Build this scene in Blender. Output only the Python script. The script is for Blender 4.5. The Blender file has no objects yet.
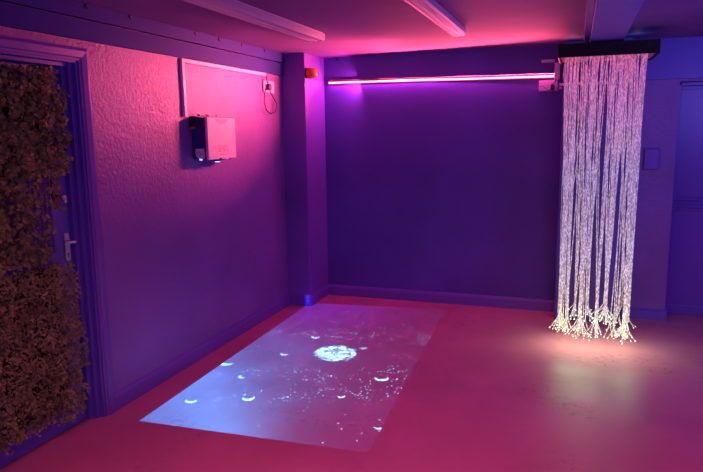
import bpy, bmesh, math, random
from mathutils import Vector, Matrix, Euler
PI = math.pi
rnd = random.Random(7)
scn = bpy.context.scene
COL = scn.collection

# ------------------------------------------------------------------ materials
def new_mat(name):
    m = bpy.data.materials.new(name); m.use_nodes = True
    nt = m.node_tree
    return m, nt, nt.nodes['Principled BSDF']

def simple(name, col, rough=.5, metal=0, emit=None, es=0, spec=.5, var=.12, scale=12):
    m, nt, b = new_mat(name)
    tc = nt.nodes.new('ShaderNodeTexCoord')
    n = nt.nodes.new('ShaderNodeTexNoise'); n.inputs['Scale'].default_value = scale
    n.inputs['Detail'].default_value = 4
    nt.links.new(tc.outputs['Object'], n.inputs['Vector'])
    r = nt.nodes.new('ShaderNodeValToRGB')
    r.color_ramp.elements[0].position = .3; r.color_ramp.elements[1].position = .7
    r.color_ramp.elements[0].color = (*[c * (1 - var) for c in col], 1)
    r.color_ramp.elements[1].color = (*[min(1, c * (1 + var)) for c in col], 1)
    nt.links.new(n.outputs['Fac'], r.inputs['Fac'])
    nt.links.new(r.outputs['Color'], b.inputs['Base Color'])
    b.inputs['Roughness'].default_value = rough
    b.inputs['Metallic'].default_value = metal
    b.inputs['Specular IOR Level'].default_value = spec
    if emit:
        b.inputs['Emission Color'].default_value = (*emit, 1)
        b.inputs['Emission Strength'].default_value = es
    return m

def wall_mat(name, col, bump=.35, scale=60, rough=.42, dirt=.25, spec=.5):
    m, nt, b = new_mat(name)
    L = nt.links.new
    tc = nt.nodes.new('ShaderNodeTexCoord')
    n1 = nt.nodes.new('ShaderNodeTexNoise'); n1.inputs['Scale'].default_value = scale
    n1.inputs['Detail'].default_value = 5; n1.inputs['Roughness'].default_value = .65
    n2 = nt.nodes.new('ShaderNodeTexNoise'); n2.inputs['Scale'].default_value = scale * .25
    n2.inputs['Detail'].default_value = 3
    n3 = nt.nodes.new('ShaderNodeTexNoise'); n3.inputs['Scale'].default_value = 1.3
    n3.inputs['Detail'].default_value = 5
    for n in (n1, n2, n3): L(tc.outputs['Object'], n.inputs['Vector'])
    ad = nt.nodes.new('ShaderNodeMath'); ad.operation = 'ADD'
    L(n1.outputs['Fac'], ad.inputs[0]); L(n2.outputs['Fac'], ad.inputs[1])
    bp = nt.nodes.new('ShaderNodeBump'); bp.inputs['Strength'].default_value = bump
    bp.inputs['Distance'].default_value = .006
    L(ad.outputs[0], bp.inputs['Height']); L(bp.outputs['Normal'], b.inputs['Normal'])
    r = nt.nodes.new('ShaderNodeValToRGB')
    r.color_ramp.elements[0].position = .25; r.color_ramp.elements[1].position = .75
    r.color_ramp.elements[0].color = (*[c * (1 - dirt) for c in col], 1)
    r.color_ramp.elements[1].color = (*[c * (1 + dirt) for c in col], 1)
    L(n3.outputs['Fac'], r.inputs['Fac']); L(r.outputs['Color'], b.inputs['Base Color'])
    b.inputs['Roughness'].default_value = rough
    b.inputs['Specular IOR Level'].default_value = spec
    return m

WALLC = (.24, .11, .38)
M_wall = wall_mat('rough_plaster_paint', WALLC, bump=.8, scale=42, rough=.36)
M_wallb = wall_mat('smooth_wall_paint', (.10, .062, .36), bump=.12, scale=45, rough=.5)
M_chase = wall_mat('boxing_paint', (.20, .085, .44), bump=.04, scale=30, rough=.5)
M_trim = wall_mat('gloss_trim_paint', (.19, .09, .46), bump=.05, scale=30, rough=.32, dirt=.1)
M_blue = wall_mat('blue_trim_paint', (.13, .09, .50), bump=.05, scale=30, rough=.35, dirt=.1)
M_fascia = wall_mat('shaded_fascia_paint', (.035, .04, .26), bump=.05, scale=30, rough=.6, dirt=.1, spec=.1)  # low red: shade above the strip's light painted into the colour
M_ceil = wall_mat('ceiling_paint', (.24, .13, .36), bump=.05, scale=20, rough=.7, spec=.2)
M_beamr = wall_mat('beam_paint', (.13, .10, .60), bump=.05, scale=25, rough=.5)

def floor_mat():
    m, nt, b = new_mat('painted_concrete'); L = nt.links.new
    tc = nt.nodes.new('ShaderNodeTexCoord')
    def noise(s, d=6, ro=.6, off=0):
        mp = nt.nodes.new('ShaderNodeMapping'); mp.inputs['Location'].default_value = (off, off * .7, 0)
        L(tc.outputs['Object'], mp.inputs['Vector'])
        n = nt.nodes.new('ShaderNodeTexNoise'); n.inputs['Scale'].default_value = s
        n.inputs['Detail'].default_value = d; n.inputs['Roughness'].default_value = ro
        L(mp.outputs['Vector'], n.inputs['Vector']); return n
    def ramp(src, p0, c0, p1, c1):
        r = nt.nodes.new('ShaderNodeValToRGB'); e = r.color_ramp.elements
        e[0].position = p0; e[0].color = (*c0, 1); e[1].position = p1; e[1].color = (*c1, 1)
        L(src, r.inputs['Fac']); return r
    base = ramp(noise(1.6).outputs['Fac'], .3, (.54, .16, .23), .7, (.68, .22, .30))
    # worn dark scuffs: fine noise inside patches
    patch = ramp(noise(1.5, 3, .5, 3.1).outputs['Fac'], .56, (0, 0, 0), .66, (1, 1, 1))
    fine = ramp(noise(20, 5, .7, 1).outputs['Fac'], .52, (0, 0, 0), .62, (1, 1, 1))
    mu = nt.nodes.new('ShaderNodeMath'); mu.operation = 'MULTIPLY'
    L(patch.outputs['Color'], mu.inputs[0]); L(fine.outputs['Color'], mu.inputs[1])
    mu2 = nt.nodes.new('ShaderNodeMath'); mu2.operation = 'MULTIPLY'; mu2.inputs[1].default_value = .45
    L(mu.outputs[0], mu2.inputs[0])
    mx = nt.nodes.new('ShaderNodeMix'); mx.data_type = 'RGBA'
    L(mu2.outputs[0], mx.inputs['Factor']); L(base.outputs['Color'], mx.inputs['A'])
    mx.inputs['B'].default_value = (.16, .05, .07, 1)
    L(mx.outputs['Result'], b.inputs['Base Color'])
    rr = ramp(noise(3, 4, .5, 5).outputs['Fac'], .3, (.34,) * 3, .7, (.5,) * 3)
    L(rr.outputs['Color'], b.inputs['Roughness'])
    b.inputs['Specular IOR Level'].default_value = .35
    bp = nt.nodes.new('ShaderNodeBump'); bp.inputs['Strength'].default_value = .15; bp.inputs['Distance'].default_value = .004
    L(noise(14, 6).outputs['Fac'], bp.inputs['Height']); L(bp.outputs['Normal'], b.inputs['Normal'])
    return m
M_floor = floor_mat()

M_white = simple('white_plastic', (.78, .66, .74), .4, var=.03)
M_whiteb = simple('white_batten_plastic', (.72, .60, .78), .35, var=.03)
M_casing = simple('matt_white_casing', (.80, .62, .74), .45, var=.02)
M_casedark = simple('blue_casing_side', (.035, .03, .22), .45)
M_black = simple('black_plastic', (.012, .01, .014), .45)
M_blackwood = simple('black_stained_wood', (.012, .005, .005), .5, scale=6, spec=.2)
M_silver = simple('satin_nickel', (.62, .55, .6), .35, metal=.85)
M_sticker = simple('silver_sticker', (.98, .95, .98), .3, var=.2, scale=60)
M_text = simple('grey_print', (.22, .06, .20), .6)
M_orange = simple('orange_red_plastic', (.75, .10, .025), .35, emit=(.8, .12, .02), es=.03)
M_orangel = simple('orange_lens', (.95, .22, .04), .25, emit=(1, .25, .04), es=.06)
M_amber = simple('amber_connector', (.6, .22, .04), .4)
M_lens = simple('lens_glow', (.5, .6, 1), .1, emit=(.25, .5, 1), es=2.5)
M_led = simple('status_led_glow', (.3, .2, 1), .3, emit=(.35, .25, 1), es=3)
M_strip = simple('led_core_glow', (1, .6, .6), .3, emit=(1, .30, .34), es=3)
M_striph = simple('led_red_halo', (1, .05, .1), .4, emit=(1, .03, .07), es=1.1)
M_alu = simple('dark_aluminium', (.12, .04, .10), .4, metal=.3)
M_lattice = simple('plastic_mesh', (.10, .05, .07), .6)
M_tubegl = simple('clear_batten_cover', (.50, .46, .62), .4, var=.02)

def leaf_mat(name, c1, c2, c3):
    m, nt, b = new_mat(name); L = nt.links.new
    tc = nt.nodes.new('ShaderNodeTexCoord')
    n = nt.nodes.new('ShaderNodeTexNoise'); n.inputs['Scale'].default_value = 14; n.inputs['Detail'].default_value = 6
    n.inputs['Roughness'].default_value = .7
    L(tc.outputs['Object'], n.inputs['Vector'])
    r = nt.nodes.new('ShaderNodeValToRGB'); e = r.color_ramp.elements
    e[0].position = .34; e[0].color = (*c1, 1); e[1].position = .68; e[1].color = (*c3, 1)
    x = e.new(.5); x.color = (*c2, 1)
    L(n.outputs['Fac'], r.inputs['Fac']); L(r.outputs['Color'], b.inputs['Base Color'])
    b.inputs['Roughness'].default_value = .6; b.inputs['Specular IOR Level'].default_value = .25
    return m
M_leafu = leaf_mat('ivy_leaves', (.07, .08, .035), (.24, .30, .09), (.52, .46, .14))
M_leafl = leaf_mat('box_hedge_leaves', (.08, .085, .035), (.24, .28, .09), (.46, .42, .14))
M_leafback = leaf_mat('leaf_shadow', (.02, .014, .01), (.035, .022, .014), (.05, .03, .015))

def strand_mat():
    m, nt, b = new_mat('fibre_strand_glow'); L = nt.links.new
    tc = nt.nodes.new('ShaderNodeTexCoord'); geo = nt.nodes.new('ShaderNodeNewGeometry')
    sep = nt.nodes.new('ShaderNodeSeparateXYZ'); L(geo.outputs['Position'], sep.inputs[0])
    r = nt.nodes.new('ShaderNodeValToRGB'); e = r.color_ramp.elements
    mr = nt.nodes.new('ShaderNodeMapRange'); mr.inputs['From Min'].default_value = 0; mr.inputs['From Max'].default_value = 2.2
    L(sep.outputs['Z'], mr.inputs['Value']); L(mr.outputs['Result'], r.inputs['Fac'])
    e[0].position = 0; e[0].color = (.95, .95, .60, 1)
    e[1].position = 1; e[1].color = (1, .20, .36, 1)  # pink top: LED strip's light on the strands painted into their glow
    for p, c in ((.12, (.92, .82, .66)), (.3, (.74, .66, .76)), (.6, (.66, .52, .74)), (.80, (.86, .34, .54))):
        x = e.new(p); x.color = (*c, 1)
    # sparkle along the twisted fibres
    mp = nt.nodes.new('ShaderNodeMapping'); mp.inputs['Scale'].default_value = (110, 110, 55)
    L(tc.outputs['Object'], mp.inputs['Vector'])
    v = nt.nodes.new('ShaderNodeTexNoise'); v.inputs['Scale'].default_value = 1; v.inputs['Detail'].default_value = 2
    L(geo.outputs['Position'], mp.inputs['Vector']); L(mp.outputs['Vector'], v.inputs['Vector'])
    sr = nt.nodes.new('ShaderNodeMapRange'); sr.inputs['From Min'].default_value = .44; sr.inputs['From Max'].default_value = .62
    sr.inputs['To Min'].default_value = .12; sr.inputs['To Max'].default_value = 1.0
    L(v.outputs['Fac'], sr.inputs['Value'])
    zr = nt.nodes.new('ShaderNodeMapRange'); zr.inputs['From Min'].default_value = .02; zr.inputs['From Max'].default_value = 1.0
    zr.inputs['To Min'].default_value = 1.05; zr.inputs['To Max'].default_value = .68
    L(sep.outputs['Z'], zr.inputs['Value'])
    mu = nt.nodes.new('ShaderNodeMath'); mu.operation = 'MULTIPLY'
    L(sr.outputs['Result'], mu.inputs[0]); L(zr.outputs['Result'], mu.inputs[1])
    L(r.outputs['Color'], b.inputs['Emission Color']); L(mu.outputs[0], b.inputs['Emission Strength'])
    b.inputs['Base Color'].default_value = (.6, .5, .6, 1); b.inputs['Roughness'].default_value = .25
    return m
M_strand = strand_mat()
M_tip = simple('fibre_tip_glow', (1, .95, .8), .3, emit=(.98, 1, .74), es=.85)

# ------------------------------------------------------------------ mesh helpers
def finish(name, bm, mats, parent=None, loc=None, smooth=False):
    """link bm (built in world coordinates) as one object; origin at loc, or at the parent's"""
    me = bpy.data.meshes.new(name)
    bmesh.ops.recalc_face_normals(bm, faces=bm.faces)
    if parent is not None:
        off = Vector(parent.get('_w', (0, 0, 0)))
    elif loc is not None:
        off = Vector(loc)
    else:
        xs = [v.co for v in bm.verts]
        off = Vector(((min(v.x for v in xs) + max(v.x for v in xs)) / 2, (min(v.y for v in xs) + max(v.y for v in xs)) / 2, min(v.z for v in xs)))
    bmesh.ops.translate(bm, verts=bm.verts, vec=-off)
    if smooth:
        for f in bm.faces: f.smooth = True
    bm.to_mesh(me); bm.free()
    o = bpy.data.objects.new(name, me)
    for m in (mats if isinstance(mats, (list, tuple)) else [mats]): me.materials.append(m)
    COL.objects.link(o)
    if parent is not None:
        o.parent = parent
        o['_w'] = tuple(off)
    else:
        o.location = off; o['_w'] = tuple(off)
    return o

def thing(name, loc, label=None, cat=None, group=None):
    o = bpy.data.objects.new(name, None); COL.objects.link(o)
    o.empty_display_size = .05
    o.location = loc; o['_w'] = tuple(loc)
    return tag(o, label, cat, group)
def tag(o, label=None, cat=None, group=None, kind=None):
    if label: o['label'] = label
    if cat: o['category'] = cat
    if group: o['group'] = group
    if kind: o['kind'] = kind
    return o
def struct(o, label=None, cat=None):
    o['kind'] = 'structure'
    return tag(o, label, cat)

def box(bm, x0, x1, y0, y1, z0, z1, bev=0, mi=0, seg=2):
    vs = [bm.verts.new((x, y, z)) for x in (x0, x1) for y in (y0, y1) for z in (z0, z1)]
    q = [(0, 1, 3, 2), (4, 6, 7, 5), (0, 4, 5, 1), (2, 3, 7, 6), (0, 2, 6, 4), (1, 5, 7, 3)]
    fs = [bm.faces.new([vs[i] for i in f]) for f in q]
    for f in fs: f.material_index = mi
    if bev:
        es = list({e for f in fs for e in f.edges})
        bmesh.ops.bevel(bm, geom=es, offset=bev, segments=seg, affect='EDGES', profile=.5, material=-1)
def bx(*a, **k):
    bm = bmesh.new(); box(bm, *a, **k); return bm

def tube(bm, pts, r, n=8, mi=0, cap=True):
    pts = [Vector(p) for p in pts]; rings = []
    rs = r if isinstance(r, (list, tuple)) else [r] * len(pts)
    prev = None
    for i, p in enumerate(pts):
        t = (pts[min(i + 1, len(pts) - 1)] - pts[max(i - 1, 0)]).normalized()
        a = prev if prev is not None else (Vector((1, 0, 0)) if abs(t.x) < .8 else Vector((0, 1, 0)))
        u = (a - t * a.dot(t)).normalized(); w = t.cross(u); prev = u
        rings.append([bm.verts.new(p + (u * math.cos(2 * PI * k / n) + w * math.sin(2 * PI * k / n)) * rs[i]) for k in range(n)])
    for a, b in zip(rings, rings[1:]):
        for k in range(n):
            f = bm.faces.new((a[k], a[(k + 1) % n], b[(k + 1) % n], b[k])); f.material_index = mi; f.smooth = True
    if cap:
        bm.faces.new(rings[0][::-1]).material_index = mi; bm.faces.new(rings[-1]).material_index = mi

def extrude_profile(bm, prof, p0, p1, ax1, ax2, mi=0):
    """prof: closed list of (a,b) in axes ax1/ax2; swept p0->p1"""
    p0, p1, a1, a2 = Vector(p0), Vector(p1), Vector(ax1), Vector(ax2)
    A = [bm.verts.new(p0 + a1 * a + a2 * b) for a, b in prof]
    B = [bm.verts.new(p1 + a1 * a + a2 * b) for a, b in prof]
    n = len(prof)
    for k in range(n):
        bm.faces.new((A[k], A[(k + 1) % n], B[(k + 1) % n], B[k])).material_index = mi
    bm.faces.new(A[::-1]).material_index = mi; bm.faces.new(B).material_index = mi

# ------------------------------------------------------------------ dimensions
H = 2.32                     # ceiling
XR, YB = 4.7, -7.4           # right and rear walls (behind the viewer)
CW, CD = .2246, .47          # boxed column in the corner
# ------------------------------------------------------------------ room shell
struct(finish('floor', bx(-.3, XR + .1, YB - .1, .5, -.06, 0), M_floor, loc=(0, 0, 0)))
struct(finish('ceiling', bx(-.12, XR + .1, YB - .1, .5, H, H + .08), M_ceil, loc=(0, 0, H)))
D0, D1, DT = -3.88, -2.997, 2.015      # opening of the left door
bm = bmesh.new()
box(bm, -.16, 0, D1, .0, 0, H); box(bm, -.16, 0, YB, D0, 0, H); box(bm, -.16, 0, D0, D1, DT, H)
struct(finish('wall_left', bm, M_wall, loc=(0, 0, 0)))
R0, R1, RT = 3.30, 4.22, 1.985         # recess of the right door
bm = bmesh.new()
box(bm, -.16, 2.6, 0, .3, 0, H)
struct(finish('wall_back', bm, M_wallb, loc=(0, 0, 0)))
bm = bmesh.new()
box(bm, 2.6, R0, 0, .3, 0, H); box(bm, R1, XR, 0, .3, 0, H); box(bm, R0, R1, 0, .3, RT, H)
struct(finish('wall_back_right', bm, M_wall, loc=(2.6, 0, 0)))
struct(finish('wall_right', bx(XR, XR + .1, YB, .3, 0, H), M_wallb))
struct(finish('wall_rear', bx(-.16, XR + .1, YB - .1, YB, 0, H), M_wallb))
struct(finish('wall_boxing', bx(0, CW, -CD, 0, 0, H, bev=.003), M_chase), 'boxed-in square column in the far left corner', 'column')
struct(finish('wall_pier', bx(2.41, 2.92, -.24, 0, 0, H, bev=.004), M_wallb), 'projecting wall pier behind the glowing fibre curtain', 'pier')

# skirting boards
SK = [(0, 0), (.018, 0), (.018, .082), (.012, .096), (.006, .104), (0, .106)]
def skirt(name, p0, p1, out, ext=SK):
    bm = bmesh.new(); extrude_profile(bm, ext, p0, p1, out, (0, 0, 1))
    return struct(finish(name, bm, M_trim))
skirt('baseboard_left', (0, -2.925, 0), (0, -CD, 0), (1, 0, 0))
skirt('baseboard_column_side', (CW, -CD, 0), (CW, 0, 0), (1, 0, 0), [(a * .5, b) for a, b in SK])
skirt('baseboard_column_front', (0.018, -CD, 0), (CW, -CD, 0), (0, -1, 0), [(a * .3, b) for a, b in SK])
skirt('baseboard_back', (CW, 0, 0), (2.41, 0, 0), (0, -1, 0))
skirt('baseboard_right', (2.92, 0, 0), (R0 + .012, 0, 0), (0, -1, 0), [(a * 1.8, b * .82) for a, b in SK])

# fascia boards along the left wall, under the ceiling (two stepped boards)
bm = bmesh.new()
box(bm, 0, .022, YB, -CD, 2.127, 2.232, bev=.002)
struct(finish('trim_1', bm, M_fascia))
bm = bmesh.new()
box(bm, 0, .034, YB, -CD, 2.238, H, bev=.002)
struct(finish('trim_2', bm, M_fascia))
# header over the right of the back wall, and the beam running out to the viewer
struct(finish('trim_3', bx(2.92, XR, -.05, 0, 2.003, H, bev=.002), M_blue))
bm = bmesh.new(); box(bm, 2.598, 2.825, YB, -.24, 2.245, H, bev=.003)
struct(finish('trim_4', bm, M_beamr), 'blue painted beam running across the ceiling above the fibre curtain', 'beam')
bm = bmesh.new(); box(bm, 2.555, 2.594, YB, -.24, 2.275, H, bev=.002)
struct(finish('trim_5', bm, M_blue), 'narrow dark batten along the left side of the ceiling beam', 'batten')

# ------------------------------------------------------------------ left door
door = thing('door_1', (-.07, D1, 0), 'blue painted door in the left wall, carrying the leafy panels', 'door'); door['kind'] = 'structure'
bm = bmesh.new()
box(bm, -.115, -.07, D0 + .03, -3.072, .012, 1.975, bev=.002)
finish('door_leaf', bm, M_blue, door)
# stepped frame: lining + stop + architrave
bm = bmesh.new()
for y0, y1, x0, x1 in ((-3.012, D1, -.16, .004), (-3.04, -3.012, -.16, -.02), (-3.068, -3.04, -.16, -.045)):
    box(bm, x0, x1, y0, y1, 0, DT, bev=.0015)
for y0, y1, x0, x1 in ((D0, D0 + .015, -.16, .004), (D0 + .015, D0 + .03, -.16, -.045)):
    box(bm, x0, x1, y0, y1, 0, DT, bev=.0015)
box(bm, -.16, .004, D0, D1, DT - .012, DT + .004, bev=.0015)
box(bm, -.16, -.03, D0 + .03, D1 - .015, 1.982, DT - .012, bev=.0015)
finish('door_frame', bm, M_blue, door)
AP = [(0, 0), (.012, 0), (.014, .012), (.020, .018), (.024, .05), (.018, .068), (0, .068)]
bm = bmesh.new()
def arch_sweep(bm, prof, path):
    # path: list of (y, z, ny, nz): corner point and outward mitre vector in the wall plane
    rings = [[bm.verts.new((a, y + ny * b, z + nz * b)) for a, b in prof] for y, z, ny, nz in path]
    n = len(prof)
    for A, B in zip(rings, rings[1:]):
        for k in range(n): bm.faces.new((A[k], A[(k + 1) % n], B[(k + 1) % n], B[k]))
    bm.faces.new(rings[0]); bm.faces.new(rings[-1][::-1])
arch_sweep(bm, AP, [(D1, 0, 1, 0), (D1, DT, 1, 1), (D0, DT, -1, 1), (D0, 0, -1, 0)])
finish('architrave', bm, M_trim, door)
# lever handle on its long backplate, key hole
hd = finish('door_handle', bx(-.07, -.062, -3.128, -3.090, .945, 1.100, bev=.003), M_silver, door)
bm = bmesh.new()
tube(bm, [(-.062, -3.109, 1.052), (-.02, -3.109, 1.052)], .009, 12)
tube(bm, [(-.022, -3.090, 1.050), (-.018, -3.109, 1.052), (-.018, -3.14, 1.055), (-.02, -3.172, 1.060)], [.008, .010, .008, .007], 10)
finish('lever', bm, M_silver, hd)
bm = bmesh.new(); tube(bm, [(-.0625, -3.109, .985), (-.0610, -3.109, .985)], .006, 12)
box(bm, -.0625, -.061, -3.112, -3.106, .965, .985)
finish('keyhole', bm, M_black, hd)
lk = finish('door_lock', bx(-.07, -.055, -3.185, -3.135, 1.245, 1.40, bev=.004), M_lattice, door)
bm = bmesh.new()
tube(bm, [(-.055, -3.155, 1.31), (-.025, -3.155, 1.305)], .010, 12)
tube(bm, [(-.03, -3.156, 1.315), (-.024, -3.150, 1.30), (-.02, -3.140, 1.27)], [.011, .014, .011], 12)
finish('thumb_turn', bm, M_silver, lk)

# ------------------------------------------------------------------ right door
door2 = thing('door_2', (R0, .2, 0), 'blue painted panelled door in the recess at the right edge', 'door'); door2['kind'] = 'structure'
bm = bmesh.new()
box(bm, R0 + .035, R1 - .035, .215, .26, 0.0, 1.955)
box(bm, R0 + .035, R1 - .035, .205, .215, 1.035, 1.93, bev=.003)
for z in (.925, .952, .985, 1.012): box(bm, R0 + .035, R1 - .035, .196, .215, z - .008, z + .008, bev=.003)
box(bm, R0 + .035, R1 - .035, .203, .215, .0, .085, bev=.003)
finish('door_leaf', bm, M_blue if 0 else M_trim, door2)
bm = bmesh.new()
box(bm, R0, R0 + .035, .17, .29, 0, RT, bev=.003); box(bm, R1 - .035, R1, .17, .29, 0, RT, bev=.003)
box(bm, R0, R1, .17, .29, 1.958, RT, bev=.003)
finish('door_frame', bm, M_trim, door2)
h2 = finish('door_handle', bx(R1 - .12, R1 - .08, .198, .206, .93, 1.1, bev=.003), M_silver, door2)
bm = bmesh.new(); tube(bm, [(R1 - .1, .2, 1.04), (R1 - .1, .16, 1.04), (R1 - .2, .158, 1.042)], .008, 10)
finish('lever', bm, M_silver, h2)

# ------------------------------------------------------------------ artificial hedge panels on the door
def inside(y, z, poly):
    c = False; n = len(poly)
    for i in range(n):
        (y1, z1), (y2, z2) = poly[i], poly[(i + 1) % n]
        if (z1 > z) != (z2 > z) and y < (y2 - y1) * (z - z1) / (z2 - z1) + y1: c = not c
    return c
def leaf(bm, c, nrm, size, asp=.6, mi=0):
    nrm = nrm.normalized()
    a = Vector((rnd.uniform(-1, 1), rnd.uniform(-1, 1), rnd.uniform(-1, 1)))
    u = (a - nrm * a.dot(nrm)).normalized(); w = nrm.cross(u)
    L_, W = size, size * asp
    pts = [c - u * L_ * .5, c - u * L_ * .1 + w * W * .5, c + u * L_ * .5 - nrm * L_ * .15, c - u * L_ * .1 - w * W * .5]
    mid = c + nrm * (-W * .18)
    v = [bm.verts.new(p) for p in pts]; m_ = bm.verts.new(mid)
    for k in range(4):
        f = bm.faces.new((v[k], v[(k + 1) % 4], m_)); f.material_index = mi
def foliage(poly, count, size, depth, dens=None, lumps=None, x_base=-.066, asp=.6):
    bm = bmesh.new(); ys = [p[0] for p in poly]; zs = [p[1] for p in poly]; k = 0
    lump = [(rnd.uniform(min(ys), max(ys)), rnd.uniform(min(zs), max(zs)), rnd.uniform(.04, .11)) for _ in range(lumps or 60)]
    tries = 0
    while k < count and tries < count * 30:
        tries += 1
        y, z = rnd.uniform(min(ys), max(ys)), rnd.uniform(min(zs), max(zs))
        jy, jz = rnd.gauss(0, .012), rnd.gauss(0, .012)
        if not inside(y + jy, z + jz, poly): continue
        if dens and rnd.random() > dens(y, z): continue
        d = .35
        for ly, lz, lr in lump:
            q = ((y - ly) ** 2 + (z - lz) ** 2) / lr ** 2
            if q < 1: d = max(d, .35 + .65 * (1 - q))
        f = rnd.random() ** .45
        x = x_base + depth * d * f
        n = Vector((1.0, rnd.uniform(-.9, .9), rnd.uniform(-.5, 1.1)))
        leaf(bm, Vector((x, y, z)), n, size * rnd.uniform(.6, 1.35), asp)
        k += 1
    return bm
# polygons in (y, z), the way the greenery stands on the door
PU = [(-3.84, 1.95), (-3.216, 1.965), (-3.175, 1.925), (-3.15, 1.86), (-3.135, 1.78), (-3.12, 1.65), (-3.125, 1.55), (-3.15, 1.47),
      (-3.195, 1.40), (-3.24, 1.33), (-3.22, 1.22), (-3.26, 1.14), (-3.30, 1.02), (-3.34, .985), (-3.84, .985)]
PL = [(-3.84, .968), (-3.34, .968), (-3.165, .955), (-3.145, .74), (-3.13, .45), (-3.135, .20), (-3.155, .125), (-3.25, .105), (-3.36, .12),
      (-3.46, .15), (-3.56, .13), (-3.64, .15), (-3.84, .12)]
def dens_u(y, z):
    if z > 1.42: return 1
    if z < 1.08 and y < -3.34: return .9
    if y > -3.36: return .10 if z > 1.2 else .16
    return .55 if math.sin(y * 31) * math.sin(z * 27) > -.2 else .25
def lattice(y0, y1, z0, z1, step=.032, wv=.005):
    bm = bmesh.new(); y = y0
    while y <= y1 + 1e-6:
        z = z0
        box(bm, -.066, -.061, y - wv / 2, y + wv / 2, z0, z1); y += step
    z = z0
    while z <= z1 + 1e-6:
        box(bm, -.0655, -.0615, y0, y1, z - wv / 2, z + wv / 2); z += step
    return bm
up = thing('hedge_panel', (-.07, -3.5, .985), 'upper artificial ivy panel on the left door with bare lattice showing above the handle', 'plant panel')
finish('leaves', foliage(PU, 6500, .030, .125, dens_u, 90, asp=.75), M_leafu, up)
finish('lattice', lattice(-3.84, -3.19, 1.01, 1.93), M_lattice, up)
lo = thing('hedge_panel', (-.07, -3.5, .11), 'lower dense brownish artificial hedge panel covering the bottom of the left door', 'plant panel')
finish('leaves', foliage(PL, 9500, .021, .125, None, 110, asp=.6), M_leafl, lo)
finish('lattice', lattice(-3.84, -3.17, .13, .95), M_lattice, lo)
# dark sheets with leaf shade painted in, hiding the door behind dense parts
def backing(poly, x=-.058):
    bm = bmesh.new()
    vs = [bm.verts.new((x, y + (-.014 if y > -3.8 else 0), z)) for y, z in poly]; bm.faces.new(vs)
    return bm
finish('shade_backing', backing([(-3.84, 1.935), (-3.24, 1.94), (-3.19, 1.86), (-3.16, 1.66), (-3.17, 1.52), (-3.22, 1.44), (-3.84, 1.40)]), M_leafback, up)
finish('shade_backing', backing([(-3.84, .96), (-3.2, .93), (-3.18, .5), (-3.18, .2), (-3.28, .15), (-3.84, .17)]), M_leafback, lo)

# ------------------------------------------------------------------ cable trunking, projector, left socket
tr = thing('cable_trunking', (0, -2.03, 1.74), 'pink-lit white cable trunking forming a corner above the wall projector', 'trunking')
finish('vertical_channel', bx(0, .022, -2.052, -2.022, 1.738, 2.105, bev=.0025), M_white, tr)
finish('horizontal_channel', bx(0, .022, -2.052, -.822, 2.097, 2.124, bev=.0025), M_white, tr)

pj = thing('wall_projector', (0, -1.77, 1.44), 'boxy white interactive floor projector with dark blue side mounted on the left wall', 'projector')
finish('casing', bx(.112, .134, -1.961, -1.578, 1.441, 1.735, bev=.008, seg=3), M_casing, pj)
finish('side_body', bx(.004, .112, -1.956, -1.584, 1.447, 1.737, bev=.006, seg=2), M_casedark, pj)
bm = bmesh.new()   # flat patch below the cover's top edge, the scoop's shade painted in
vs = [bm.verts.new((.1344, -1.770 + math.cos(a) * .085, 1.722 + math.sin(a) * .034)) for a in [PI + PI * i / 16 for i in range(17)]]
bm.faces.new(vs); finish('cover_scoop', bm, simple('scoop_shade', (.55, .36, .48), .5, var=.02), pj)
bm = bmesh.new()   # sticker with folded corner
vs = [bm.verts.new((x, -1.9575, z)) for x, z in ((.026, 1.517), (.096, 1.520), (.1, 1.452), (.048, 1.450), (.028, 1.470))]
bm.faces.new(vs)
for i, (xx, zz) in enumerate(((.036, 1.50), (.036, 1.487), (.06, 1.475))):
    for j in range(4):
        x0 = xx + j * .009; vs = [bm.verts.new((a, -1.958, b)) for a, b in ((x0, zz), (x0 + .006, zz), (x0 + .006, zz + .006), (x0, zz + .006))]
        bm.faces.new(vs).material_index = 1
finish('rating_sticker', bm, [M_sticker, simple('sticker_print', (.3, .27, .33), .5)], pj)
bm = bmesh.new(); tube(bm, [(.074, -1.9562, 1.690), (.074, -1.9585, 1.690)], .018, 20)
finish('round_port', bm, M_black, pj)
bm = bmesh.new(); box(bm, .008, .038, -1.986, -1.955, 1.672, 1.738, bev=.003); box(bm, .005, .05, -1.975, -1.955, 1.722, 1.742, bev=.002)
finish('power_connector', bm, M_black, pj)
finish('amber_tab', bx(.008, .040, -1.984, -1.958, 1.655, 1.671, bev=.002), M_amber, pj)
for y in (-1.905, -1.885, -1.80, -1.775, -1.66):
    bm = bmesh.new(); tube(bm, [(.03, y, 1.735), (.03, y, 1.752), (.02, y, 1.757)], .0035, 6)
    finish('bracket_bolt', bm, M_black, pj)
bm = bmesh.new(); tube(bm, [(.105, -1.80, 1.449), (.105, -1.80, 1.426)], [.034, .028], 20)
finish('lens_housing', bm, M_black, pj)
bm = bmesh.new(); tube(bm, [(.105, -1.80, 1.427), (.105, -1.80, 1.420)], [.022, .015], 20)
finish('lens', bm, M_lens, pj)
bm = bmesh.new(); tube(bm, [(.06, -1.945, 1.452), (.06, -1.945, 1.438)], .010, 12)
finish('sensor_light', bm, M_led, pj)
bm = bmesh.new(); tube(bm, [(.115, -1.68, 1.445), (.115, -1.68, 1.437)], .008, 12)
finish('sensor_light', bm, M_led, pj)
finish('foot', bx(.09, .12, -1.655, -1.62, 1.434, 1.447, bev=.003), M_black, pj)
finish('foot', bx(.09, .12, -1.735, -1.715, 1.434, 1.447, bev=.003), M_black, pj)
for y in (-1.795, -1.760, -1.722): finish('indicator_mark', bx(.1338, .1348, y - .007, y + .007, 1.471, 1.4765), M_text, pj)
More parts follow.
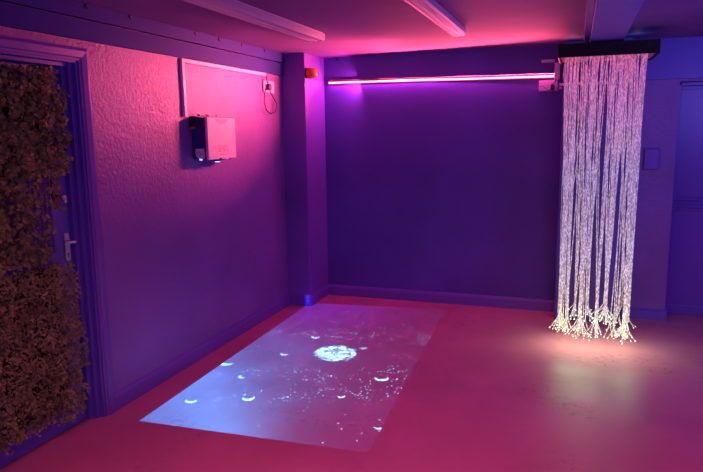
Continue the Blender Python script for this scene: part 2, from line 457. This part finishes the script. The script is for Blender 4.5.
# lettering SENSE in thin strokes
GL = {'S': [[(1, .85), (.75, 1), (.25, 1), (0, .8), (.1, .58), (.9, .42), (1, .2), (.75, 0), (.25, 0), (0, .15)]],
      'E': [[(1, 1), (0, 1), (0, 0), (1, 0)], [(0, .52), (.85, .52)]],
      'N': [[(0, 0), (0, 1), (1, 0), (1, 1)]]}
bm = bmesh.new(); yy = -1.838
for ch in 'SENSE':
    for st_ in GL[ch]:
        tube(bm, [(.1342, yy + a * .023, 1.494 + b * .042) for a, b in st_], .0013, 6)
    yy += .0345
finish('lettering', bm, M_text, pj)

def socket(loc, nrm, w, h, label, switch=False):
    """faceplate on a wall; nrm 'x' faces +x, 'y' faces -y"""
    x, y, z = loc; t = thing('wall_socket', loc, label, 'socket', 'white wall sockets')
    if nrm == 'x': finish('faceplate', bx(0, .012, y - w / 2, y + w / 2, z, z + h, bev=.004), M_white, t)
    else: finish('faceplate', bx(x - w / 2, x + w / 2, -.012, 0, z, z + h, bev=.004), M_white, t)
    return t
s1 = socket((0, -.755, 1.965), 'x', .20, .098, 'white square socket on the left wall at the end of the trunking')
finish('rocker_switch', bx(.012, .016, -.700, -.682, 2.02, 2.045, bev=.002), M_whiteb, s1)
pg = thing('power_plug', (.012, -.79, 2.0), 'black plug with looped cable in the left wall socket', 'plug')
finish('plug_body', bx(.012, .045, -.815, -.765, 1.985, 2.035, bev=.008), M_black, pg)
bm = bmesh.new()
tube(bm, [(.03, -.79, 2.0), (.035, -.775, 1.96), (.03, -.71, 1.92), (.03, -.66, 1.88), (.03, -.65, 1.84), (.03, -.69, 1.80), (.03, -.78, 1.785), (.03, -.86, 1.815), (.03, -.89, 1.88), (.03, -.88, 1.95), (.03, -.86, 1.99)], .0045, 8)
tube(bm, [(.03, -.83, 2.105), (.03, -.835, 2.08), (.03, -.82, 2.05), (.03, -.80, 2.03)], .005, 8)
finish('cable', bm, M_black, pg)

# orange round alarm beacon on the column side
bc = thing('alarm_beacon', (CW, -.42, 2.145), 'orange-red round alarm beacon on the column near the pink light strip', 'alarm')
bm = bmesh.new(); tube(bm, [(CW, -.42, 2.145), (CW + .012, -.42, 2.145)], .046, 24)
finish('base', bm, M_black, bc)
bm = bmesh.new(); tube(bm, [(CW + .012, -.42, 2.145), (CW + .014, -.42, 2.145), (CW + .055, -.42, 2.145), (CW + .062, -.42, 2.145)], [.044, .048, .048, .044], 28)
finish('drum', bm, M_orange, bc)
bm = bmesh.new(); tube(bm, [(CW + .062, -.42, 2.145), (CW + .085, -.42, 2.145), (CW + .096, -.42, 2.145), (CW + .101, -.42, 2.145)], [.043, .040, .032, .014], 28)
finish('dome', bm, M_orangel, bc)

# ------------------------------------------------------------------ LED strip on the back wall
def slope_strip(bm):
    for v_ in bm.verts: v_.co.z += .010 - (v_.co.x - .27) * .0115
    return bm
ls = thing('led_strip_light', (1.31, 0, 2.06), 'long glowing pink LED strip mounted high on the back wall', 'led light')
bm = bmesh.new()
box(bm, .27, 2.335, -.004, 0, 2.060, 2.098); box(bm, .27, 2.335, -.034, 0, 2.098, 2.101)
finish('channel', slope_strip(bm), M_alu, ls)
bm = bmesh.new(); box(bm, .27, 2.335, -.012, -.004, 2.063, 2.088, bev=.003)  # added glowing layer that draws the red halo around the core
finish('red_halo', slope_strip(bm), M_striph, ls)
bm = bmesh.new(); box(bm, .274, 2.330, -.019, -.011, 2.069, 2.083, bev=.0025)
finish('glowing_core', slope_strip(bm), M_strip, ls)

# fittings at the right end of the strip
s2 = socket((2.285, 0, 1.942), 'y', .155, .09, 'white double socket under the right end of the pink light strip')
pb = thing('power_plug', (2.335, -.012, 1.95), 'small black plug in the socket beneath the light strip end', 'plug')
finish('plug_body', bx(2.305, 2.338, -.045, -.012, 1.945, 1.995, bev=.008), M_black, pb)
bm = bmesh.new(); tube(bm, [(2.32, -.03, 1.99), (2.345, -.028, 2.02), (2.35, -.02, 2.05)], .004, 8); tube(bm, [(2.32, -.03, 1.95), (2.28, -.03, 1.948), (2.26, -.03, 1.97), (2.24, -.028, 1.985), (2.215, -.028, 1.98)], .003, 6)
finish('cable', bm, M_black, pb)
cb = finish('control_box', bx(2.333, 2.378, -.045, 0, 2.032, 2.172, bev=.004), M_white)
tag(cb, 'white upright control box at the right end of the light strip', 'box')
ct = finish('cable_trunking', bx(2.222, 2.330, -.022, 0, 2.178, 2.203, bev=.003), M_white)
tag(ct, 'short white trunking piece above the right end of the light strip', 'trunking')
jb = finish('junction_box', bx(2.372, 2.402, -.02, 0, 1.95, 1.975, bev=.003), M_white)
tag(jb, 'tiny white joint box right of the double socket on the back wall', 'box')
cr = finish('conduit', bx(2.38, 2.90, -.268, -.243, 1.965, 1.988, bev=.003), M_whiteb)
tag(cr, 'thin white conduit running across the pier behind the fibre curtain', 'conduit')
hk = bmesh.new(); tube(hk, [(.369, -.0, 2.306), (.369, -.02, 2.306), (.372, -.03, 2.296), (.372, -.03, 2.284)], .006, 8)
tag(finish('hook', hk, M_black), 'small dark hook high on the back wall under the ceiling', 'hook')

# blank plate on the right wall
bp_ = thing('blank_plate', (3.12, 0, 1.275), 'purple painted square wall plate right of the fibre curtain', 'wall plate')
finish('back_box', bx(3.062, 3.178, -.022, 0, 1.278, 1.455, bev=.003), M_trim, bp_)
finish('cover', bx(3.066, 3.176, -.040, -.022, 1.280, 1.450, bev=.007, seg=3), M_trim, bp_)

# screws / clips along the left fascia
clips = [(-2.932, 'small dark clip at the top of the left fascia, nearest the door'),
         (-2.574, 'small dark clip on the left fascia, second from the door'),
         (-1.899, 'small dark clip on the left fascia above the trunking corner'),
         (-1.589, 'small dark clip on the left fascia above the projector'),
         (-1.249, 'small dark clip on the left fascia, second from the corner column'),
         (-.861, 'small dark clip on the left fascia, nearest the corner column')]
for y, lab in clips:
    bm = bmesh.new(); box(bm, .034, .042, y - .009, y + .009, 2.296, 2.312, bev=.003)
    tube(bm, [(.038, y, 2.298), (.044, y, 2.288)], .003, 6)
    tag(finish('cable_clip', bm, M_black), lab, 'clip', 'clips along the left fascia')

# ------------------------------------------------------------------ fluorescent battens on the ceiling
def batten(x, yend, label, w=.085, L=1.52, rz=0):
    t = thing('batten_light', (x, yend - L / 2, H), label, 'ceiling light', 'switched-off batten lights')
    y0, y1 = yend - L, yend
    bm = bmesh.new(); box(bm, x - w * .5, x + w * .5, y0, y1, H - .022, H, bev=.002)
    finish('spine', bm, M_whiteb, t)
    hw = w * .58
    prof = [(-hw, 0), (-hw, -.030), (-hw * .86, -.043), (-hw * .6, -.047), (hw * .6, -.047), (hw * .86, -.043), (hw, -.030), (hw, 0)]
    bm = bmesh.new(); extrude_profile(bm, prof, (x, y0 + .02, H - .012), (x, y1 - .02, H - .012), (1, 0, 0), (0, 0, 1))
    d = finish('diffuser', bm, M_tubegl, t)
    bm = bmesh.new()
    for s in (-.018, .018): box(bm, x + s - .0015, x + s + .0015, y0 + .02, y1 - .02, H - .0610, H - .058)
    finish('ridges', bm, M_white, d)
    pr2 = [(a * 1.03, b * 1.05) for a, b in prof]
    for ya, yb in ((y0, y0 + .022), (y1 - .022, y1)):
        bm = bmesh.new(); extrude_profile(bm, pr2, (x, ya, H - .011), (x, yb, H - .011), (1, 0, 0), (0, 0, 1))
        finish('end_cap', bm, M_whiteb, t)
batten(.745, -1.45, 'left of the two unlit white batten lights on the ceiling', w=.115, L=1.82)
batten(1.735, -1.27, 'right of the two unlit white batten lights, nearer the curtain', w=.085, L=1.82)

# ------------------------------------------------------------------ fibre optic curtain
fc = thing('fibre_optic_curtain', (2.72, -.5, 0), 'glowing white fibre optic strand curtain hanging from a black box', 'light curtain')
bm = bmesh.new()
box(bm, 2.378, 3.060, -.752, -.734, 2.138, 2.232, bev=.002); box(bm, 2.378, 3.060, -.268, -.25, 2.138, 2.232, bev=.002)
box(bm, 2.378, 2.396, -.734, -.268, 2.138, 2.232, bev=.002); box(bm, 3.042, 3.060, -.734, -.268, 2.138, 2.232, bev=.002)
box(bm, 2.396, 3.042, -.734, -.268, 2.215, 2.232)
finish('header_box', bm, M_blackwood, fc)
finish('strand_plate', bx(2.398, 3.040, -.732, -.270, 2.146, 2.152), M_white, fc)
for x in (2.45, 2.70, 2.99):
    bm = bmesh.new(); tube(bm, [(x, -.7515, 2.205), (x, -.757, 2.205)], .006, 10)
    finish('screw', bm, M_black, fc)
bm = bmesh.new()
for x in (2.64, 2.78): box(bm, x - .012, x + .012, -.62, -.38, 2.230, 2.246)
finish('mounting_bracket', bm, M_black, fc)

clusters = [  # x, y, z of the tuft at the bottom, weight
    (2.462, -.66, .09, 20), (2.520, -.62, .045, 14), (2.575, -.60, .17, 7), (2.618, -.68, .035, 20), (2.672, -.62, .16, 9), (2.732, -.66, .045, 12),
    (2.796, -.60, .15, 26), (2.865, -.66, .03, 5), (2.895, -.62, .14, 5), (2.940, -.68, .04, 22), (2.965, -.60, .06, 12)]
strand_list = []
N = 0
for ci, (cx, cy, cz, wt) in enumerate(clusters):
    for k in range(int(wt * .95)):
        strand_list.append((ci, k))
rnd2 = random.Random(11)
order = sorted(range(len(strand_list)), key=lambda i: clusters[strand_list[i][0]][1])
def make_strand(bm, ci, k):
    cx, cy, cz, wt = clusters[ci]
    # top hole on the plate: evenly spread, then gathered into its tuft lower down
    tx = min(2.985, max(2.428, cx + rnd2.gauss(.004, .050)))
    ty = rnd2.uniform(-.715, -.55)
    stray = rnd2.random()
    if stray < .10: tx = min(2.985, max(2.428, cx + rnd2.uniform(-.16, .16)))
    g = rnd2.uniform(.004, .009)
    bxp = cx + rnd2.gauss(0, g) + (rnd2.uniform(-.07, .07) if rnd2.random() < .05 else 0); byp = cy + rnd2.gauss(0, g * 1.6)
    zt, zb = 2.148, cz + rnd2.uniform(.07, .13)
    pts, rs = [], []
    ph = rnd2.uniform(0, 6.28); am = rnd2.uniform(.001, .007)
    n = 16
    r0 = rnd2.uniform(.0024, .0040)
    for i in range(n + 1):
        f = i / n; e = f ** .85
        pts.append((tx + (bxp - tx) * e + am * math.sin(f * 7 + ph) * math.sin(PI * f), ty + (byp - ty) * e + am * math.cos(f * 6 + ph) * math.sin(PI * f), zt + (zb - zt) * f))
        rs.append(r0)
    tube(bm, pts, rs, 5, 0)
    # frayed ends
    ends = 2 if rnd2.random() < .30 else 1
    for q in range(ends):
        a = rnd2.uniform(0, 2 * PI); sp = abs(rnd2.gauss(.028, .026)) + .004
        if rnd2.random() < .1: sp += .04
        ex = pts[-1][0] + math.cos(a) * sp * 1.15; ey = pts[-1][1] + math.sin(a) * sp
        ez = max(.008, cz + rnd2.uniform(-.05, .04))
        mid = (pts[-1][0] + (ex - pts[-1][0]) * .35, pts[-1][1] + (ey - pts[-1][1]) * .35, (zb + ez) / 2)
        p0 = Vector(pts[-1]); e_ = Vector((ex, ey, ez)); dirv = (e_ - Vector(mid)).normalized()
        tube(bm, [p0, mid, e_], [r0 * .8, r0 * .7, r0 * .75], 5, 0)
        tube(bm, [e_, e_ + dirv * .010], [r0 * .8, r0 * 1.8], 6, 1)
rest = bmesh.new(); made = 0
for i in order:
    ci, k = strand_list[i]
    if made < 100:
        bm = bmesh.new(); make_strand(bm, ci, k)
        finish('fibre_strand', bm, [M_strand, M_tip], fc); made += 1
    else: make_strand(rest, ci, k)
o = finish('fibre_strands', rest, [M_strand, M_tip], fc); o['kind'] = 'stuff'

# ------------------------------------------------------------------ lamps
def lamp(name, kind, loc, energy, color, **k):
    ld = bpy.data.lights.new(name, kind); ld.energy = energy; ld.color = color
    for a, v in k.items(): setattr(ld, a, v)
    o = bpy.data.objects.new(name, ld); COL.objects.link(o); o.location = loc
    return o
def aim(o, d): o.rotation_euler = Vector(d).to_track_quat('-Z', 'Y').to_euler()
def area_x(name, xc, y, z, lx, lz, d, energy, color, spread=PI):
    """area lamp whose long side lies along the back wall (x), facing d"""
    o = lamp(name, 'AREA', (xc, y, z), energy, color, shape='RECTANGLE', size=lx, size_y=lz, spread=spread)
    d = Vector(d).normalized(); xa = Vector((1, 0, 0)); xa = (xa - d * xa.dot(d)).normalized(); za = -d; ya = za.cross(xa)
    o.rotation_euler = Matrix((xa, ya, za)).transposed().to_euler()
    return o
area_x('strip_glow_up', 1.55, -.020, 2.078, 1.55, .005, (0, -.50, .87), 52, (1, .10, .16))
area_x('strip_glow_up', .50, -.020, 2.080, .45, .005, (0, -.50, .87), 2.2, (1, .07, .16))
area_x('strip_glow_down', 1.30, -.021, 2.070, 2.05, .005, (0, -.45, -.9), 7.0, (1, .06, .55))
o = lamp('strip_glow_left', 'AREA', (1.25, -.04, 2.072), 38, (1, .12, .17), shape='RECTANGLE', size=1.2, size_y=.008, spread=math.radians(64))
d = Vector((-.80, -.60, .03)).normalized(); za = -d; xa = Vector((0, 0, 1)).cross(za).normalized(); ya = za.cross(xa)
o.rotation_euler = Matrix((xa, ya, za)).transposed().to_euler()

o = lamp('strip_glow_end', 'AREA', (.62, -.07, 2.072), 4.5, (1, .09, .55), shape='DISK', size=.02); aim(o, (-.85, -.35, -.25))
# unseen fill lamps added for the violet, pink and blue ambient light
o = lamp('rear_violet_fill', 'AREA', (2.6, -6.6, 2.2), 27, (.34, .18, .92), shape='RECTANGLE', size=3.2, size_y=.6); aim(o, (0, .75, -.62))
o = lamp('rear_pink_fill', 'AREA', (2.4, -4.4, 2.28), 52, (1, .20, .36), shape='RECTANGLE', size=2.6, size_y=2.0, spread=math.radians(125)); aim(o, (.05, .35, -1))
o = lamp('right_blue_fill', 'AREA', (4.3, -2.6, 1.9), 30, (.20, .16, 1), shape='RECTANGLE', size=1.4, size_y=.4); aim(o, (-.45, .8, .08))
# warm glow of the fibre ends on the floor
for x, y, e, sz in ((2.52, -.90, 1.3, .2), (2.68, -.98, 1.8, .24), (2.93, -.92, 1.3, .2)):
    o = lamp('fibre_end_glow', 'AREA', (x, y, .30), e * .85, (.70, 1, .50), shape='DISK', size=sz, specular_factor=.25); aim(o, (.05, -.1, -1))
lamp('fibre_engine_glow', 'POINT', (2.48, -.42, 2.262), .10, (.45, .5, .9), shadow_soft_size=.02)
lamp('fibre_engine_glow', 'POINT', (2.93, -.42, 2.262), .10, (.35, .4, .9), shadow_soft_size=.02)
lamp('lens_spill', 'POINT', (.13, -1.79, 1.40), .035, (.25, .3, 1), shadow_soft_size=.015)

# ------------------------------------------------------------------ the projector's picture (a real beam)
PX, PY, PZ = .105, -1.80, 1.415
sp = lamp('projector_beam', 'SPOT', (PX, PY, PZ), 50, (1, 1, 1), spot_size=math.radians(150), spot_blend=0, shadow_soft_size=.0015)
ld = sp.data; ld.use_nodes = True; nt = ld.node_tree; L = nt.links.new
for n in list(nt.nodes): nt.nodes.remove(n)
out = nt.nodes.new('ShaderNodeOutputLight'); em = nt.nodes.new('ShaderNodeEmission'); L(em.outputs[0], out.inputs[0])
tc = nt.nodes.new('ShaderNodeTexCoord'); sep = nt.nodes.new('ShaderNodeSeparateXYZ'); L(tc.outputs['Normal'], sep.inputs[0])
def M(op, a, b=None, c=None, clamp=False):
    n = nt.nodes.new('ShaderNodeMath'); n.operation = op; n.use_clamp = clamp
    for i, v in enumerate((a, b, c)):
        if v is None: continue
        if isinstance(v, (int, float)): n.inputs[i].default_value = v
        else: L(v, n.inputs[i])
    return n.outputs[0]
az = M('ABSOLUTE', sep.outputs['Z'])
tx = M('MULTIPLY', M('DIVIDE', sep.outputs['X'], az), PZ)      # offset on the floor from the lens, metres
ty = M('MULTIPLY', M('DIVIDE', sep.outputs['Y'], az), PZ)
X = M('ADD', tx, PX); Y = M('ADD', ty, PY)
def step_(v, lo, w=.006): return M('DIVIDE', M('SUBTRACT', v, lo), w, clamp=True)
# borders of the picture: nearly a rectangle
xl = M('ADD', M('MULTIPLY', M('ADD', Y, 2.99), -.022), .228)
m1 = step_(M('SUBTRACT', X, xl), 0); m2 = step_(M('SUBTRACT', 1.600, X), M('MULTIPLY', M('ADD', Y, 2.99), .05) )
m3 = step_(M('SUBTRACT', Y, M('MULTIPLY', M('SUBTRACT', X, .23), .042)), -2.993); m4 = step_(M('SUBTRACT', M('ADD', M('MULTIPLY', M('SUBTRACT', X, .2), .11), -.355), Y), 0)
mask = M('MULTIPLY', M('MULTIPLY', m1, m2), M('MULTIPLY', m3, m4))
cmb = nt.nodes.new('ShaderNodeCombineXYZ'); L(X, cmb.inputs[0]); L(Y, cmb.inputs[1])
def gauss2(cx, cy, sx, sy):
    a = M('DIVIDE', M('SUBTRACT', X, cx), sx); b = M('DIVIDE', M('SUBTRACT', Y, cy), sy)
    return M('EXPONENT', M('MULTIPLY', M('ADD', M('MULTIPLY', a, a), M('MULTIPLY', b, b)), -1))
def disc(cx, cy, r, w=.006):
    a = M('SUBTRACT', X, cx); b = M('SUBTRACT', Y, cy)
    return M('DIVIDE', M('SUBTRACT', r, M('SQRT', M('ADD', M('MULTIPLY', a, a), M('MULTIPLY', b, b)))), w, clamp=True)
# blue haze, strongest near the front left corner
haze = M('ADD', M('MULTIPLY', gauss2(.15, -2.70, .72, 1.15), 1.0), .02)
hn = nt.nodes.new('ShaderNodeTexNoise'); hn.inputs['Scale'].default_value = 1.7; hn.inputs['Detail'].default_value = 3; L(cmb.outputs[0], hn.inputs['Vector'])
haze = M('MULTIPLY', haze, M('ADD', M('MULTIPLY', hn.outputs['Fac'], .9), .55))
# violet far end
viol = M('MULTIPLY', gauss2(.35, -.45, .55, .9), 1.0)
# stars in bands
def stars(scale, thr, w, dens):
    v = nt.nodes.new('ShaderNodeTexVoronoi'); v.voronoi_dimensions = '2D'; v.inputs['Scale'].default_value = scale; L(cmb.outputs[0], v.inputs['Vector'])
    s = M('DIVIDE', M('SUBTRACT', thr, v.outputs['Distance']), w, clamp=True)
    sc = nt.nodes.new('ShaderNodeSeparateColor'); L(v.outputs['Color'], sc.inputs[0])
    return M('MULTIPLY', s, M('GREATER_THAN', sc.outputs[0], dens))
def band(y0, slope, w):
    q = M('DIVIDE', M('SUBTRACT', Y, M('ADD', M('MULTIPLY', X, slope), y0)), w)
    return M('EXPONENT', M('MULTIPLY', M('MULTIPLY', q, q), -1))
bands = M('ADD', M('ADD', band(-2.22, .18, .13), band(-2.75, .38, .10)), M('ADD', band(-1.28, .12, .13), M('MULTIPLY', gauss2(1.47, -1.9, .14, .22), 1.3)), clamp=True)
cn = nt.nodes.new('ShaderNodeTexNoise'); cn.inputs['Scale'].default_value = 7; cn.inputs['Detail'].default_value = 1; L(cmb.outputs[0], cn.inputs['Vector'])
clump = M('DIVIDE', M('SUBTRACT', cn.outputs['Fac'], .46), .10, clamp=True)
st = M('ADD', M('MULTIPLY', M('MULTIPLY', stars(44, .27, .12, .74), M('MULTIPLY', bands, clump)), 1.2), M('MULTIPLY', stars(24, .15, .05, .93), .7))
# planet: bright cell clump with dark cracks
v = nt.nodes.new('ShaderNodeTexVoronoi'); v.voronoi_dimensions = '2D'; v.feature = 'DISTANCE_TO_EDGE'; v.inputs['Scale'].default_value = 11; L(cmb.outputs[0], v.inputs['Vector'])
n2 = nt.nodes.new('ShaderNodeTexNoise'); n2.inputs['Scale'].default_value = 16; n2.inputs['Detail'].default_value = 3; L(cmb.outputs[0], n2.inputs['Vector'])
cell = M('DIVIDE', M('SUBTRACT', v.outputs['Distance'], .02), .15, clamp=True)
wob = M('MULTIPLY', M('SUBTRACT', n2.outputs['Fac'], .5), .16)
da = M('SUBTRACT', X, .905); db = M('SUBTRACT', Y, -1.60)
rr = M('ADD', M('SQRT', M('ADD', M('MULTIPLY', da, da), M('MULTIPLY', M('MULTIPLY', db, db), .92))), wob)
pl = M('DIVIDE', M('SUBTRACT', .165, rr), .02, clamp=True)
holes = M('DIVIDE', M('SUBTRACT', n2.outputs['Fac'], .42), .10, clamp=True)
planet = M('MULTIPLY', pl, M('MULTIPLY', M('ADD', M('MULTIPLY', cell, .8), .2), M('ADD', M('MULTIPLY', holes, .8), .2)))
pl2 = M('MULTIPLY', disc(1.075, -1.44, .035, .02), .5)
def cres(cx, cy, r, dx, dy, k=.9):
    return M('MULTIPLY', M('MULTIPLY', disc(cx, cy, r), M('SUBTRACT', 1, disc(cx + dx, cy + dy, k * r))), 1)
cr_ = None
for c in ((1.575, -2.635, .042, -.020, .012), (1.375, -1.965, .050, -.008, .026), (.235, -2.02, .055, .012, .03), (.68, -2.52, .040, -.012, .02), (.36, -2.66, .038, -.006, .02),
          (.62, -1.30, .035, .0, .02), (.55, -1.73, .032, 0, .018), (.47, -2.22, .030, .008, .014), (1.22, -2.32, .026, -.008, .012)):
    q = cres(*c); cr_ = q if cr_ is None else M('ADD', cr_, q)
white = M('ADD', M('ADD', M('MULTIPLY', st, 1.0), M('MULTIPLY', planet, 2.2)), M('ADD', pl2, M('MULTIPLY', cr_, 1.5)))
def chan(h, vi, w, base):
    return M('MULTIPLY', M('ADD', M('ADD', M('MULTIPLY', haze, h), M('MULTIPLY', viol, vi)), M('ADD', M('MULTIPLY', white, w), base)), mask)
cc = nt.nodes.new('ShaderNodeCombineColor')
L(chan(.04, .05, .6, .0), cc.inputs[0]); L(chan(1.4, .02, 5.6, .005), cc.inputs[1]); L(chan(3.4, 1.0, 6.0, .08), cc.inputs[2])
# compensate the lamp's cos^3 fall-off so the picture is even, as a projector does
k = M('POWER', az, -3.0)
L(cc.outputs[0], em.inputs['Color']); L(M('MULTIPLY', k, 1.4), em.inputs['Strength'])

# ------------------------------------------------------------------ world, camera, view
w = bpy.data.worlds.new('world'); scn.world = w; w.use_nodes = True
w.node_tree.nodes['Background'].inputs[0].default_value = (.05, .02, .12, 1)
w.node_tree.nodes['Background'].inputs[1].default_value = .3
cam = bpy.data.cameras.new('camera'); co = bpy.data.objects.new('camera', cam); COL.objects.link(co)
cam.sensor_width = 36; cam.lens = 632.72 / 703 * 36; cam.clip_start = .05
yaw, pit, rol = .3412, -.163, -.0142
fw = Vector((-math.sin(yaw) * math.cos(pit), math.cos(yaw) * math.cos(pit), math.sin(pit)))
r_ = Vector((math.cos(yaw), math.sin(yaw), 0)); u_ = r_.cross(fw)
r2 = r_ * math.cos(rol) + u_ * math.sin(rol); u2 = -r_ * math.sin(rol) + u_ * math.cos(rol)
co.matrix_world = Matrix.Translation((2.5374, -5.7971, 1.62)) @ Matrix((r2, u2, -fw)).transposed().to_4x4()
scn.camera = co
scn.view_settings.view_transform = 'Standard'
scn.view_settings.look = 'None'
scn.cycles.use_denoising = True
scn.cycles.max_bounces = 6
for o in scn.objects:
    if '_w' in o: del o['_w']
